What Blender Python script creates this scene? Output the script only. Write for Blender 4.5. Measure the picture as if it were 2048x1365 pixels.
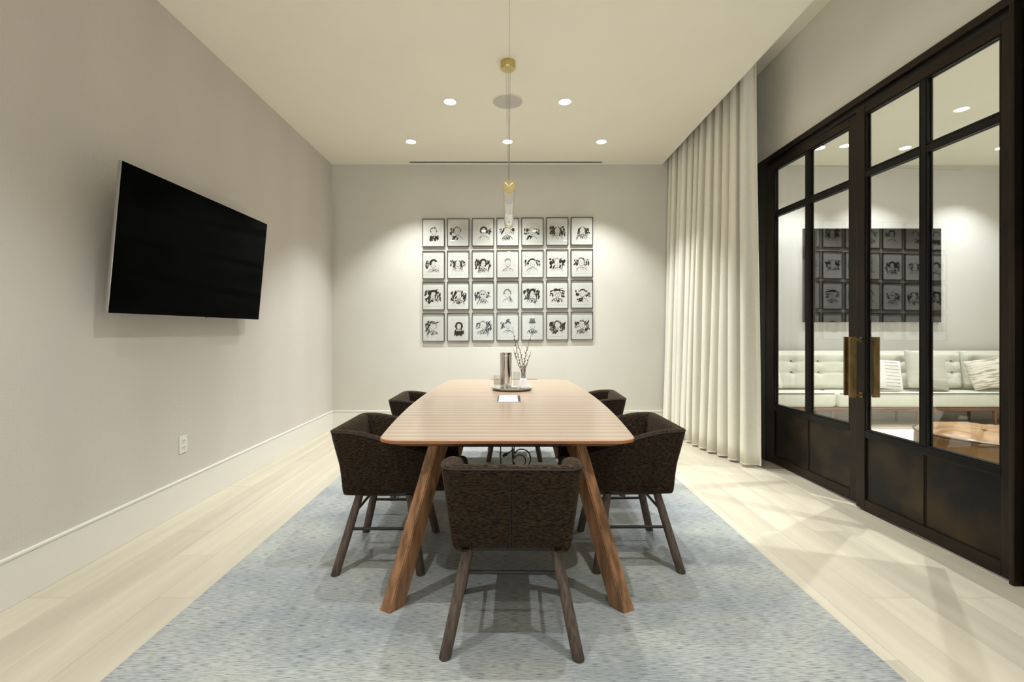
import bpy, bmesh, math, random
from mathutils import Vector, Matrix, noise
R = math.radians
C = bpy.context.scene.collection
for o in list(bpy.data.objects): bpy.data.objects.remove(o)
sc = bpy.context.scene
# ------------------------------------------------------------------ camera
F = 920.0
cam = bpy.data.objects.new('camera', bpy.data.cameras.new('camera')); C.objects.link(cam)
cam.location = (0, 0, 1.22); cam.rotation_euler = (R(90), 0, 0)
cam.data.sensor_width = 36; cam.data.lens = 36*F/2048
cam.data.shift_x = 6/2048; cam.data.shift_y = -20.5/2048
cam.data.clip_start = .02; cam.data.clip_end = 60
sc.camera = cam
# ------------------------------------------------------------------ world and exposure
w = bpy.data.worlds.new('sky'); sc.world = w; w.use_nodes = True
w.node_tree.nodes['Background'].inputs[0].default_value = (.80, .90, 1.0, 1)
w.node_tree.nodes['Background'].inputs[1].default_value = 1.6
vs = sc.view_settings
vs.view_transform = 'Standard'; vs.look = 'None'; vs.gamma = 1; vs.use_curve_mapping = False
vs.exposure = 0.18
WARM = (.985, 1.015, 1.03)
P_ROOM, P_WASH, P_LOUNGE = 100, 190, 275
P_FILL = 190     # watts of the added fill uplights; downlight watts stand above

# ------------------------------------------------------------------ helpers
def lin(r, g, b):
    f = lambda c: (c/255/12.92) if c/255 <= .04045 else ((c/255+.055)/1.055)**2.4
    return (f(r), f(g), f(b), 1)
def new_mat(name):
    m = bpy.data.materials.new(name); m.use_nodes = True
    nt = m.node_tree; b = nt.nodes['Principled BSDF']
    return m, nt, b
def N(nt, t, **kw):
    n = nt.nodes.new(t)
    for k, v in kw.items():
        if k in n.inputs.keys() if isinstance(k, str) else False: n.inputs[k].default_value = v
        else: setattr(n, k, v)
    return n
def mat(name, col, rough=.6, metal=0, scale=(8,8,8), var=.06, bump=0, bscale=None, detail=4, spec=.5, coat=0, sheen=0, obj_rand=0, emis=0, col2=None, cramp=(.35,.65), coord='Object'):
    """procedural material: a noise-driven colour variation plus fine relief"""
    m, nt, b = new_mat(name); L = nt.links.new
    tc = N(nt, 'ShaderNodeTexCoord'); mp = N(nt, 'ShaderNodeMapping'); mp.inputs['Scale'].default_value = scale
    L(tc.outputs[coord], mp.inputs[0])
    nz = N(nt, 'ShaderNodeTexNoise'); nz.inputs['Scale'].default_value = 1; nz.inputs['Detail'].default_value = detail
    L(mp.outputs[0], nz.inputs['Vector'])
    cr = N(nt, 'ShaderNodeValToRGB'); cr.color_ramp.elements[0].position = cramp[0]; cr.color_ramp.elements[1].position = cramp[1]
    c1 = tuple(max(0, c*(1-var)) for c in col[:3])+(1,); c2 = col2 or tuple(min(1, c*(1+var)) for c in col[:3])+(1,)
    cr.color_ramp.elements[0].color = c1; cr.color_ramp.elements[1].color = c2
    L(nz.outputs['Fac'], cr.inputs[0]); out = cr.outputs[0]
    if obj_rand:
        oi = N(nt, 'ShaderNodeObjectInfo')
        mr = N(nt, 'ShaderNodeMapRange'); mr.inputs['To Min'].default_value = 1-obj_rand; mr.inputs['To Max'].default_value = 1+obj_rand*.5
        L(oi.outputs['Random'], mr.inputs['Value'])
        ad = N(nt, 'ShaderNodeVectorMath', operation='ADD'); L(mp.outputs[0], ad.inputs[0])
        ml = N(nt, 'ShaderNodeMath', operation='MULTIPLY'); ml.inputs[1].default_value = 37; L(oi.outputs['Random'], ml.inputs[0]); L(ml.outputs[0], ad.inputs[1])
        L(ad.outputs[0], nz.inputs['Vector'])
        hs = N(nt, 'ShaderNodeHueSaturation'); L(mr.outputs[0], hs.inputs['Value']); L(out, hs.inputs['Color']); out = hs.outputs[0]
    L(out, b.inputs['Base Color'])
    b.inputs['Roughness'].default_value = rough; b.inputs['Metallic'].default_value = metal
    b.inputs['Specular IOR Level'].default_value = spec
    b.inputs['Coat Weight'].default_value = coat; b.inputs['Coat Roughness'].default_value = .15
    b.inputs['Sheen Weight'].default_value = sheen; b.inputs['Sheen Roughness'].default_value = .4
    if emis:
        b.inputs['Emission Color'].default_value = col; b.inputs['Emission Strength'].default_value = emis
    if bump:
        n2 = N(nt, 'ShaderNodeTexNoise'); n2.inputs['Scale'].default_value = 1; n2.inputs['Detail'].default_value = 3
        m2 = N(nt, 'ShaderNodeMapping'); m2.inputs['Scale'].default_value = bscale or scale
        L(tc.outputs[coord], m2.inputs[0]); L(m2.outputs[0], n2.inputs['Vector'])
        bp = N(nt, 'ShaderNodeBump'); bp.inputs['Strength'].default_value = bump; bp.inputs['Distance'].default_value = .003
        L(n2.outputs['Fac'], bp.inputs['Height']); L(bp.outputs[0], b.inputs['Normal'])
    return m
def glass_mat(name, tint=(1,1,1,1), ior=1.5, rough=0.0):
    m = bpy.data.materials.new(name); m.use_nodes = True; nt = m.node_tree; nt.nodes.clear(); L = nt.links.new
    out = N(nt, 'ShaderNodeOutputMaterial'); mx = N(nt, 'ShaderNodeMixShader')
    tr = N(nt, 'ShaderNodeBsdfTransparent'); tr.inputs[0].default_value = tint
    gl = N(nt, 'ShaderNodeBsdfGlossy'); gl.inputs['Roughness'].default_value = rough
    ge = N(nt, 'ShaderNodeNewGeometry'); mr = N(nt, 'ShaderNodeMapRange')
    mr.inputs['To Min'].default_value = ior; mr.inputs['To Max'].default_value = 1/ior
    fr = N(nt, 'ShaderNodeFresnel'); L(ge.outputs['Backfacing'], mr.inputs['Value']); L(mr.outputs[0], fr.inputs['IOR'])
    L(fr.outputs[0], mx.inputs[0]); L(tr.outputs[0], mx.inputs[1]); L(gl.outputs[0], mx.inputs[2]); L(mx.outputs[0], out.inputs[0])
    return m

def box(bm, x0, x1, y0, y1, z0, z1, bev=0, seg=2, M=None):
    r = bmesh.ops.create_cube(bm, size=1, matrix=Matrix.Translation(((x0+x1)/2, (y0+y1)/2, (z0+z1)/2)) @ Matrix.Diagonal((abs(x1-x0), abs(y1-y0), abs(z1-z0), 1)))
    vs_ = r['verts']
    if bev:
        es = list({e for v in vs_ for e in v.link_edges})
        rb = bmesh.ops.bevel(bm, geom=es, offset=bev, segments=seg, affect='EDGES', profile=.5)
        vs_ = list({v for f in rb['faces'] for v in f.verts} | {v for v in vs_ if v.is_valid})
    if M is not None: bmesh.ops.transform(bm, matrix=M, verts=vs_)
    return vs_
def frame_of(d):
    d = d.normalized(); a = Vector((0,0,1)) if abs(d.z) < .9 else Vector((1,0,0))
    u = d.cross(a).normalized(); return u, u.cross(d).normalized()
def tube(bm, pts, r, n=10, cap=True):
    pts = [Vector(p) for p in pts]; rings = []; up = None
    for i, p in enumerate(pts):
        d = (pts[min(i+1, len(pts)-1)] - pts[max(i-1, 0)])
        if up is None: u, v = frame_of(d); up = v
        else:
            d = d.normalized(); u = d.cross(up).normalized(); v = u.cross(d).normalized(); up = v
        rr = r[i] if isinstance(r, (list, tuple)) else r
        rings.append([bm.verts.new(p + u*math.cos(2*math.pi*k/n)*rr + v*math.sin(2*math.pi*k/n)*rr) for k in range(n)])
    for a, b in zip(rings, rings[1:]):
        for k in range(n): bm.faces.new((a[k], a[(k+1)%n], b[(k+1)%n], b[k]))
    if cap: bm.faces.new(rings[0][::-1]); bm.faces.new(rings[-1])
def lathe(bm, prof, n=32, cx=0, cy=0, cz=0, cap0=True, cap1=True):
    rings = [[bm.verts.new((cx+r*math.cos(2*math.pi*k/n), cy+r*math.sin(2*math.pi*k/n), cz+z)) for k in range(n)] for r, z in prof]
    for a, b in zip(rings, rings[1:]):
        for k in range(n): bm.faces.new((a[k], a[(k+1)%n], b[(k+1)%n], b[k]))
    if cap0: bm.faces.new(rings[0][::-1])
    if cap1: bm.faces.new(rings[-1])
def loft(bm, rings, closed=True, cap=True):
    rs = [[bm.verts.new(p) for p in r] for r in rings]; n = len(rs[0])
    for a, b in zip(rs, rs[1:]):
        for k in range(n if closed else n-1): bm.faces.new((a[k], a[(k+1)%n], b[(k+1)%n], b[k]))
    if cap: bm.faces.new(rs[0][::-1]); bm.faces.new(rs[-1])
def obj(name, bm, m, parent=None, smooth=False, sub=0, angle=35, recalc=True):
    me = bpy.data.meshes.new(name)
    if recalc: bmesh.ops.recalc_face_normals(bm, faces=bm.faces)
    if smooth:
        for f in bm.faces: f.smooth = True
        if not sub:
            for e in bm.edges:
                if len(e.link_faces) == 2 and e.calc_face_angle(0) > R(angle): e.smooth = False
    bm.to_mesh(me); bm.free()
    o = bpy.data.objects.new(name, me); C.objects.link(o)
    for x in (m if isinstance(m, (list, tuple)) else [m]): me.materials.append(x)
    if parent: o.parent = parent
    if sub:
        s = o.modifiers.new('smooth', 'SUBSURF'); s.levels = sub; s.render_levels = sub
    return o
def tag(o, label, cat, group=None):
    o['label'] = label; o['category'] = cat
    if group: o['group'] = group
    return o
def thing(name, label, cat, loc=(0,0,0), rz=0, group=None):
    o = bpy.data.objects.new(name, None); C.objects.link(o); o.location = loc; o.rotation_euler = (0,0,rz); o.empty_display_size = .1
    return tag(o, label, cat, group)
def struct(name, bm, m, parent=None, **k):
    o = obj(name, bm, m, parent, **k)
    if not parent: o['kind'] = 'structure'
    return o
def sempty(name, loc=(0,0,0), rz=0):
    o = bpy.data.objects.new(name, None); C.objects.link(o); o.location = loc; o.rotation_euler = (0,0,rz); o['kind'] = 'structure'; o.empty_display_size = .1
    return o
def B(): return bmesh.new()
def bx(*a, **k):
    b = B(); box(b, *a, **k); return b
def copy_tree(o, parent=None):
    c = o.copy(); C.objects.link(c); c.parent = parent
    for ch in [x for x in o.children]: copy_tree(ch, c)
    return c

# ------------------------------------------------------------------ materials
M = {}
def wallpaper(name, col, strength):
    m, nt, b = new_mat(name); L = nt.links.new
    tc = N(nt, 'ShaderNodeTexCoord')
    mp = N(nt, 'ShaderNodeMapping'); mp.inputs['Scale'].default_value = (62, 62, 62); L(tc.outputs['Object'], mp.inputs[0])
    vo = N(nt, 'ShaderNodeTexVoronoi'); vo.inputs['Scale'].default_value = 1; vo.inputs['Randomness'].default_value = .35; L(mp.outputs[0], vo.inputs['Vector'])
    wv = N(nt, 'ShaderNodeTexWave', wave_type='BANDS', bands_direction='Y'); wv.inputs['Scale'].default_value = .55; wv.inputs['Distortion'].default_value = .6; wv.inputs['Detail'].default_value = 1
    L(tc.outputs['Object'], wv.inputs['Vector'])
    cr = N(nt, 'ShaderNodeMapRange'); cr.inputs['To Min'].default_value = .25; L(wv.outputs['Fac'], cr.inputs['Value'])
    mu = N(nt, 'ShaderNodeMath', operation='MULTIPLY'); L(vo.outputs['Distance'], mu.inputs[0]); L(cr.outputs[0], mu.inputs[1])
    bp = N(nt, 'ShaderNodeBump'); bp.inputs['Strength'].default_value = strength; bp.inputs['Distance'].default_value = .004
    L(mu.outputs[0], bp.inputs['Height']); L(bp.outputs[0], b.inputs['Normal'])
    rp = N(nt, 'ShaderNodeValToRGB'); rp.color_ramp.elements[0].color = tuple(c*.96 for c in col[:3])+(1,); rp.color_ramp.elements[1].color = col
    rp.color_ramp.elements[0].position = 0; rp.color_ramp.elements[1].position = .5
    L(mu.outputs[0], rp.inputs[0]); L(rp.outputs[0], b.inputs['Base Color']); b.inputs['Roughness'].default_value = .75; b.inputs['Specular IOR Level'].default_value = .3
    return m
M['wallpaper'] = wallpaper('woven_wallpaper', lin(207, 201, 193), .3)
M['backwall'] = mat('painted_wall', lin(203, 200, 189), .85, var=.015, scale=(3,3,3), bump=.12, bscale=(160,160,160), spec=.2)
M['ceil'] = mat('ceiling_paint', lin(236, 232, 216), .9, var=.01, scale=(2,2,2), spec=.2)
M['plaster'] = mat('plaster_above_doors', lin(238, 234, 224), .85, var=.015, scale=(2,2,2), spec=.2)
M['lounge_wall'] = mat('lounge_wall', lin(222, 221, 216), .85, var=.015, scale=(2,2,2), spec=.2)
M['trim'] = mat('trim_white', lin(226, 223, 214), .5, var=.01, scale=(2,2,2))
M['plank'] = mat('pale_oak', lin(197, 188, 168), .42, scale=(14, .9, 14), var=.10, bump=.05, bscale=(120, 4, 60), detail=6, obj_rand=.12, cramp=(.3,.7))
M['subfloor'] = mat('plank_joint', lin(120, 105, 85), .8)
M['steel'] = mat('black_steel', lin(13, 10, 7), .36, metal=.4, scale=(5,5,5), var=.35, bump=.15, bscale=(30,30,30), spec=.4)
M['steel_edge'] = mat('bronzed_steel', lin(37, 27, 16), .42, metal=.5, scale=(6,6,3), var=.35, bump=.15, bscale=(30,30,30))
M['patina'] = mat('patinated_steel', lin(15, 12, 9), .36, metal=.5, scale=(3.2,3.2,4), var=.5, col2=lin(60, 46, 24), detail=6, bump=.1, bscale=(14,14,14), cramp=(.42,.72))
M['blacksteel'] = mat('flat_black_steel', lin(10, 9, 8), .5, scale=(4,4,4), var=.3)
M['brass'] = mat('aged_brass', lin(128, 106, 70), .38, metal=.9, scale=(20,20,8), var=.25, bump=.1, bscale=(60,60,30))
M['brassp'] = mat('satin_brass', lin(205, 184, 128), .28, metal=1, scale=(30,30,30), var=.05)
M['glass'] = glass_mat('clear_glass', (.985,.99,.98,1), 1.8)
M['pglass'] = glass_mat('picture_glass', (.99,.995,.99,1))
M['tumbler'] = glass_mat('tumbler_glass', (.95,.955,.95,1), 1.5)
M['curtain'] = mat('cream_curtain', lin(232, 228, 214), .9, scale=(60,60,60), var=.02, bump=.12, bscale=(500,500,500), sheen=.25, spec=.15)
M['rug'] = None
M['fabric'] = None
M['legoak'] = mat('dark_stained_oak', lin(86, 72, 62), .6, scale=(90,90,5), var=.4, bump=.7, bscale=(170,170,6), detail=5)
M['rod'] = mat('dark_rod', lin(44, 38, 36), .4, metal=.4, scale=(9,9,9))
M['piping'] = mat('dark_piping', lin(34, 24, 19), .85)
M['tagm'] = mat('white_tag', lin(214, 210, 200), .8)
M['walnut'] = mat('walnut', lin(140, 100, 67), .4, scale=(40,40,1.6), var=.42, bump=.06, bscale=(150,150,6), detail=6, coat=.2)
M['walnut_edge'] = mat('walnut_edge', lin(158, 106, 64), .4, scale=(3,30,60), var=.15, detail=5)
M['chrome'] = mat('polished_steel', lin(212, 209, 203), .07, metal=1, scale=(2,2,2), var=.02)
M['tray'] = mat('grey_stoneware', lin(176, 170, 156), .5, scale=(40,40,40), var=.06)
M['ceramic'] = mat('white_ceramic', lin(236, 234, 232), .35, scale=(6,6,6), var=.01)
M['ceramic_grey'] = mat('grey_ceramic', lin(160, 156, 156), .45, scale=(6,6,6), var=.02)
M['twig'] = mat('twig', lin(96, 74, 56), .8, scale=(60,60,60), var=.3)
M['bud'] = mat('willow_bud', lin(182, 168, 150), .9, scale=(60,60,60), var=.25)
M['box'] = mat('silver_lid', lin(222, 222, 226), .3, metal=.35, scale=(4,4,4), var=.02)
M['black'] = mat('black_plastic', lin(12, 12, 12), .4)
M['screen'] = mat('tv_glass', (.0008,.0008,.0008,1), .12, spec=.02)
M['silver'] = mat('silver_bezel', lin(176, 172, 168), .35, metal=.8, scale=(3,3,3), var=.03)
M['plate'] = mat('outlet_plate', lin(228, 225, 216), .4, scale=(3,3,3), var=.01)
M['slot'] = mat('outlet_slot', lin(90, 88, 84), .6)
M['frame'] = mat('picture_frame', lin(46, 39, 31), .45, scale=(20,20,20), var=.2)
M['paper'] = mat('white_paper', lin(204, 203, 196), .9, scale=(30,30,30), var=.01)
M['mount'] = mat('white_mount', lin(210, 209, 203), .9, scale=(30,30,30), var=.01)
M['ink'] = mat('brown_black_ink', lin(36, 29, 19), .9, scale=(90,90,90), var=.35, spec=.1)
M['inkl'] = mat('thin_ink_wash', lin(112, 104, 88), .9, scale=(90,90,90), var=.35, spec=.1)
M['grille'] = mat('speaker_mesh', lin(190, 187, 178), .7, scale=(300,300,300), var=.2)
M['sofa'] = mat('sofa_linen', lin(226, 226, 210), .9, scale=(50,50,50), var=.03, bump=.15, bscale=(300,300,300), sheen=.2, spec=.15)
M['sofapipe'] = mat('sofa_piping', lin(96, 94, 88), .9)
M['sofawood'] = mat('sofa_wood', lin(122, 86, 60), .45, scale=(3,20,20), var=.2)
M['cush_w'] = mat('white_cushion', lin(240, 239, 230), .9, scale=(40,40,40), var=.02, sheen=.2)
M['cush_g'] = mat('sage_cushion', lin(196, 196, 180), .9, scale=(7,7,26), var=.05, bump=.6, bscale=(10,10,40), sheen=.2)
M['cush_s'] = mat('streaked_cushion', lin(168, 160, 142), .9, scale=(5,5,42), var=.15, col2=lin(232,228,212), bump=.5, bscale=(10,10,40), sheen=.2, cramp=(.38,.5))
M['dash'] = mat('cushion_print', lin(104, 104, 100), .9)
M['tan'] = mat('tan_leather', lin(150, 114, 72), .35, scale=(7,7,7), var=.2, bump=.2, bscale=(60,60,60), coat=.1)
M['lrug'] = mat('ivory_rug', lin(232, 228, 216), .95, scale=(30,30,30), var=.05, bump=.6, bscale=(200,200,200))
M['lens'] = mat('lamp_lens', (1.0,.95,.84,1), .5, emis=26)
M['art'] = mat('dark_speckled_print', lin(7, 6, 5), .3, scale=(55,55,55), var=.5, col2=lin(84,78,64), detail=9, cramp=(.58,.80), spec=.12)
M['window'] = M['glass']
def rug_mat():
    m, nt, b = new_mat('blue_grey_rug'); L = nt.links.new
    tc = N(nt, 'ShaderNodeTexCoord')
    def nz(sx, sy, d=3):
        mp = N(nt, 'ShaderNodeMapping'); mp.inputs['Scale'].default_value = (sx, sy, 1); L(tc.outputs['Object'], mp.inputs[0])
        n = N(nt, 'ShaderNodeTexNoise'); n.inputs['Scale'].default_value = 1; n.inputs['Detail'].default_value = d; L(mp.outputs[0], n.inputs['Vector']); return n
    a = nz(24, 290, 7); c = nz(1.6, 2.4, 3); d = nz(30, 300, 3)
    r1 = N(nt, 'ShaderNodeValToRGB'); e = r1.color_ramp.elements
    e[0].position = .30; e[0].color = lin(92, 92, 90); e[1].position = .68; e[1].color = lin(176, 178, 172)
    x = r1.color_ramp.elements.new(.46); x.color = lin(150, 154, 153)
    L(a.outputs['Fac'], r1.inputs[0])
    r2 = N(nt, 'ShaderNodeValToRGB'); r2.color_ramp.elements[0].position = .35; r2.color_ramp.elements[0].color = (.80,.82,.87,1); r2.color_ramp.elements[1].position = .65; r2.color_ramp.elements[1].color = (1.16,1.13,1.05,1)
    L(c.outputs['Fac'], r2.inputs[0])
    mx = N(nt, 'ShaderNodeMix', data_type='RGBA', blend_type='MULTIPLY'); mx.inputs['Factor'].default_value = 1.0
    L(r1.outputs[0], mx.inputs['A']); L(r2.outputs[0], mx.inputs['B']); L(mx.outputs['Result'], b.inputs['Base Color'])
    b.inputs['Roughness'].default_value = .95; b.inputs['Specular IOR Level'].default_value = .1; b.inputs['Sheen Weight'].default_value = .15
    bp = N(nt, 'ShaderNodeBump'); bp.inputs['Strength'].default_value = .35; bp.inputs['Distance'].default_value = .004
    L(d.outputs['Fac'], bp.inputs['Height']); L(bp.outputs[0], b.inputs['Normal']); return m
M['rug'] = rug_mat()
def fabric_mat():
    m, nt, b = new_mat('brown_chenille'); L = nt.links.new
    tc = N(nt, 'ShaderNodeTexCoord')
    mp = N(nt, 'ShaderNodeMapping'); mp.inputs['Scale'].default_value = (62, 62, 340); L(tc.outputs['Object'], mp.inputs[0])
    n = N(nt, 'ShaderNodeTexNoise'); n.inputs['Scale'].default_value = 1; n.inputs['Detail'].default_value = 4; L(mp.outputs[0], n.inputs['Vector'])
    r = N(nt, 'ShaderNodeValToRGB'); e = r.color_ramp.elements
    e[0].position = .36; e[0].color = lin(10, 7, 4); e[1].position = .76; e[1].color = lin(74, 58, 42)
    L(n.outputs['Fac'], r.inputs[0]); L(r.outputs[0], b.inputs['Base Color'])
    b.inputs['Roughness'].default_value = .9; b.inputs['Specular IOR Level'].default_value = .15
    b.inputs['Sheen Weight'].default_value = .12; b.inputs['Sheen Roughness'].default_value = .4; b.inputs['Sheen Tint'].default_value = lin(210, 180, 150)
    bp = N(nt, 'ShaderNodeBump'); bp.inputs['Strength'].default_value = .5; bp.inputs['Distance'].default_value = .002
    L(n.outputs['Fac'], bp.inputs['Height']); L(bp.outputs[0], b.inputs['Normal']); return m
M['fabric'] = fabric_mat()
def top_mat():
    m, nt, b = new_mat('striped_veneer'); L = nt.links.new
    tc = N(nt, 'ShaderNodeTexCoord')
    def nz(s, d):
        mp = N(nt, 'ShaderNodeMapping'); mp.inputs['Scale'].default_value = s; L(tc.outputs['Object'], mp.inputs[0])
        n = N(nt, 'ShaderNodeTexNoise'); n.inputs['Scale'].default_value = 1; n.inputs['Detail'].default_value = d; L(mp.outputs[0], n.inputs['Vector']); return n
    mp = N(nt, 'ShaderNodeMapping'); mp.inputs['Scale'].default_value = (.30, 4.2, 1); L(tc.outputs['Object'], mp.inputs[0])
    wv = N(nt, 'ShaderNodeTexWave', wave_type='BANDS', bands_direction='Y', wave_profile='SAW'); wv.inputs['Scale'].default_value = 1.0; wv.inputs['Distortion'].default_value = 1.2; wv.inputs['Detail'].default_value = 2; wv.inputs['Detail Scale'].default_value = .8
    L(mp.outputs[0], wv.inputs['Vector'])
    g = nz((2.5, 90, 1), 6)
    ad = N(nt, 'ShaderNodeMath', operation='MULTIPLY_ADD'); ad.inputs[1].default_value = .55; L(wv.outputs['Fac'], ad.inputs[0])
    sc2 = N(nt, 'ShaderNodeMath', operation='MULTIPLY'); sc2.inputs[1].default_value = .5; L(g.outputs['Fac'], sc2.inputs[0]); L(sc2.outputs[0], ad.inputs[2])
    r = N(nt, 'ShaderNodeValToRGB'); e = r.color_ramp.elements
    e[0].position = .15; e[0].color = lin(136, 113, 94); e[1].position = .85; e[1].color = lin(190, 163, 136)
    L(ad.outputs[0], r.inputs[0]); L(r.outputs[0], b.inputs['Base Color'])
    b.inputs['Roughness'].default_value = .32; b.inputs['Coat Weight'].default_value = .7; b.inputs['Coat Roughness'].default_value = .2; b.inputs['Coat IOR'].default_value = 1.7
    return m
M['top'] = top_mat()

# ------------------------------------------------------------------ room shell
XL, XR, YB, YR, ZC = -2.213, 2.44, 5.75, -3.6, 3.30
YLB, XLR, ZLC, ZP = 6.36, 8.4, 3.51, 3.73
struct('wall_left', bx(XL-.15, XL, YR, YB, 0, ZC), M['wallpaper'])
struct('wall_back', bx(XL-.15, XR+.16, YB, YLB+.2, 0, ZP+.1), M['backwall'])
struct('wall_lounge_back', bx(XR+.16, XLR+.15, YLB, YLB+.2, 0, ZP+.1), M['lounge_wall'])
struct('wall_lounge_right', bx(XLR, XLR+.15, YR, YLB, 0, ZP+.1), M['lounge_wall'])
b = B()     # rear wall; unseen window, suggested by bluish reflections, added for fill light
box(b, XL-.15, -1.5, YR-.15, YR, 0, ZP+.1); box(b, .9, XLR+.15, YR-.15, YR, 0, ZP+.1); box(b, -1.5, .9, YR-.15, YR, 0, .85); box(b, -1.5, .9, YR-.15, YR, 2.5, ZP+.1)
struct('wall_rear', b, M['plaster'])
wn = sempty('window_1', (-.3, YR-.08, .85))
for x0, x1, z0, z1 in ((-1.2, 1.2, 0, .06), (-1.2, 1.2, 1.59, 1.65), (-1.2, -1.14, .06, 1.59), (1.14, 1.2, .06, 1.59), (-.03, .03, .06, 1.59)):
    obj('window_frame', bx(x0, x1, -.03, .03, z0, z1), M['trim'], wn)
for s in (-1, 1): obj('pane', bx(s*.03 if s > 0 else -1.14, 1.14 if s > 0 else -.03, -.004, .004, .06, 1.59), M['glass'], wn)
struct('wall_right', bx(XR, XR+.16, YR, YB, 2.86, ZP+.1), M['plaster'])
struct('wall_right_rear', bx(XR+.03, XR+.16, YR, .6, 0, 2.86), M['plaster'])
struct('ceiling', bx(XL-.15, 1.915, YR, YB, ZC, ZC+.12), M['ceil'])
struct('ceiling_pocket', bx(1.915, XR, YR, YB, ZP, ZP+.1), M['ceil'])
struct('trim_1', bx(1.895, 1.915, YR, YB, ZC+.12, ZP), M['ceil'])
struct('ceiling_lounge', bx(XR+.16, XLR, YR, YLB, ZLC, ZLC+.12), M['ceil'])
def baseboard(name, x0, x1, y0, y1, axis, sgn, h=.222, t=.017):
    b = B()
    box(b, x0, x1, y0, y1, 0, h-.012, bev=.002)
    if axis == 'x': box(b, x0 if sgn > 0 else x0-.004, x1+.004 if sgn > 0 else x1, y0, y1, h-.012, h, bev=.002)
    else: box(b, x0, x1, y0-.004, y1, h-.012, h, bev=.002)
    return struct(name, b, M['trim'])
baseboard('baseboard_left', XL, XL+.017, YR, YB-.017, 'x', 1)
baseboard('baseboard_back', XL, XR, YB-.017, YB, 'y', -1)
baseboard('baseboard_lounge', XR+.16, XLR, YLB-.017, YLB, 'y', -1, h=.10)

# floor: slab with single planks laid on it
floor = struct('floor', bx(XL-.15, XLR+.15, YR-.15, YLB+.2, -.16, -.013), M['subfloor'])
rnd = random.Random(4)
PW = .203
plank_mesh = {}
def plank(x, y0, y1):
    k = round(y1-y0, 2)
    if k not in plank_mesh:
        b = B(); box(b, -PW/2+.0006, PW/2-.0006, -k/2+.0006, k/2-.0006, -.013, 0, bev=.0012, seg=1)
        me = bpy.data.meshes.new('plank'); bmesh.ops.recalc_face_normals(b, faces=b.faces); b.to_mesh(me); b.free(); me.materials.append(M['plank']); plank_mesh[k] = me
    o = bpy.data.objects.new('plank', plank_mesh[k]); C.objects.link(o); o.parent = floor; o.location = (x, (y0+y1)/2, 0)
def rows(xa, xb, ya, yb, Ls=(1.5, 1.9, 2.3)):
    x = xa
    while x < xb:
        y = ya - rnd.choice((0, .4, .8, 1.2)); 
        first = True
        while y < yb:
            L_ = rnd.choice(Ls); y0, y1 = max(y, ya), min(y+L_, yb)
            if yb - y1 < .35: y1 = yb
            if y1 - y0 > .05: plank(x+PW/2, y0, y1)
            y = y1 if y1 > y0 else y+L_
        x += PW
x_end = XL + .001
rows(XL+.001, XR+.1, .6, YB)
nrow = math.ceil((XR+.1-XL)/PW); xl = XL+.001+nrow*PW
rows(xl, XLR-PW, 1.6, YLB, (1.9, 2.3))
b = B(); x = XL+.001
while x < XLR-.2:
    box(b, x+.0006, x+PW-.0006, YR, (.6 if x < xl-.1 else 1.6)-.002, -.013, 0); x += PW
o = obj('rear_planks', b, M['plank'], floor); o['kind'] = 'stuff'

# ------------------------------------------------------------------ glazed steel wall
ZH = 2.84
fr = sempty('door_frame')
obj('head', bx(XR-.03, XR+.10, .6, YB, 2.795, ZH, bev=.003), M['steel_edge'], fr)
obj('head_channel', bx(XR+.0, XR+.08, .6, YB, 2.755, 2.795), M['blacksteel'], fr)
obj('post', bx(XR-.035, XR+.09, 4.315, 4.45, 0, 2.795, bev=.004), M['blacksteel'], fr)
obj('post', bx(XR-.035, XR+.09, 2.192, 2.215, 0, 2.795, bev=.004), M['steel_edge'], fr)
obj('threshold', bx(XR-.015, XR+.06, 2.215, 4.315, 0, .008), M['silver'], fr)
def grid_panel(parent, y0, y1, glazed=True, cols=(0,), xo=XR+.02):
    """fixed side light: bottom plates, tall panes, transom panes"""
    ed = [y0] + list(cols) + [y1]
    for a, c in zip(ed, ed[1:]):
        for nm, z0, z1 in (('kick_panel', .08, .50), ('glass_pane', .56, 2.245), ('glass_pane', 2.31, 2.69)):
            if nm == 'glass_pane' and glazed: obj(nm, bx(xo+.012, xo+.018, a+.012, c-.012, z0, z1), M['glass'], parent)
            else: obj('steel_panel' if nm != 'kick_panel' else nm, bx(xo+.005, xo+.02, a+.012, c-.012, z0, z1), M['blacksteel'] if not glazed else M['patina'], parent)
    for z0, z1 in ((.0, .08), (.50, .56), (2.245, 2.31), (2.69, 2.755)):
        obj('rail', bx(xo-.012, xo+.045, y0, y1, z0, z1, bev=.003), M['steel'], parent)
    for y in ed: obj('stile', bx(xo-.016, xo+.048, y-.014, y+.014, .0, 2.755, bev=.003), M['steel'], parent)
g1 = sempty('window_2'); grid_panel(g1, 4.465, 5.735, True, (5.1,))
g2 = sempty('window_3'); grid_panel(g2, .62, 2.172, False, (1.38,))
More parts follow.
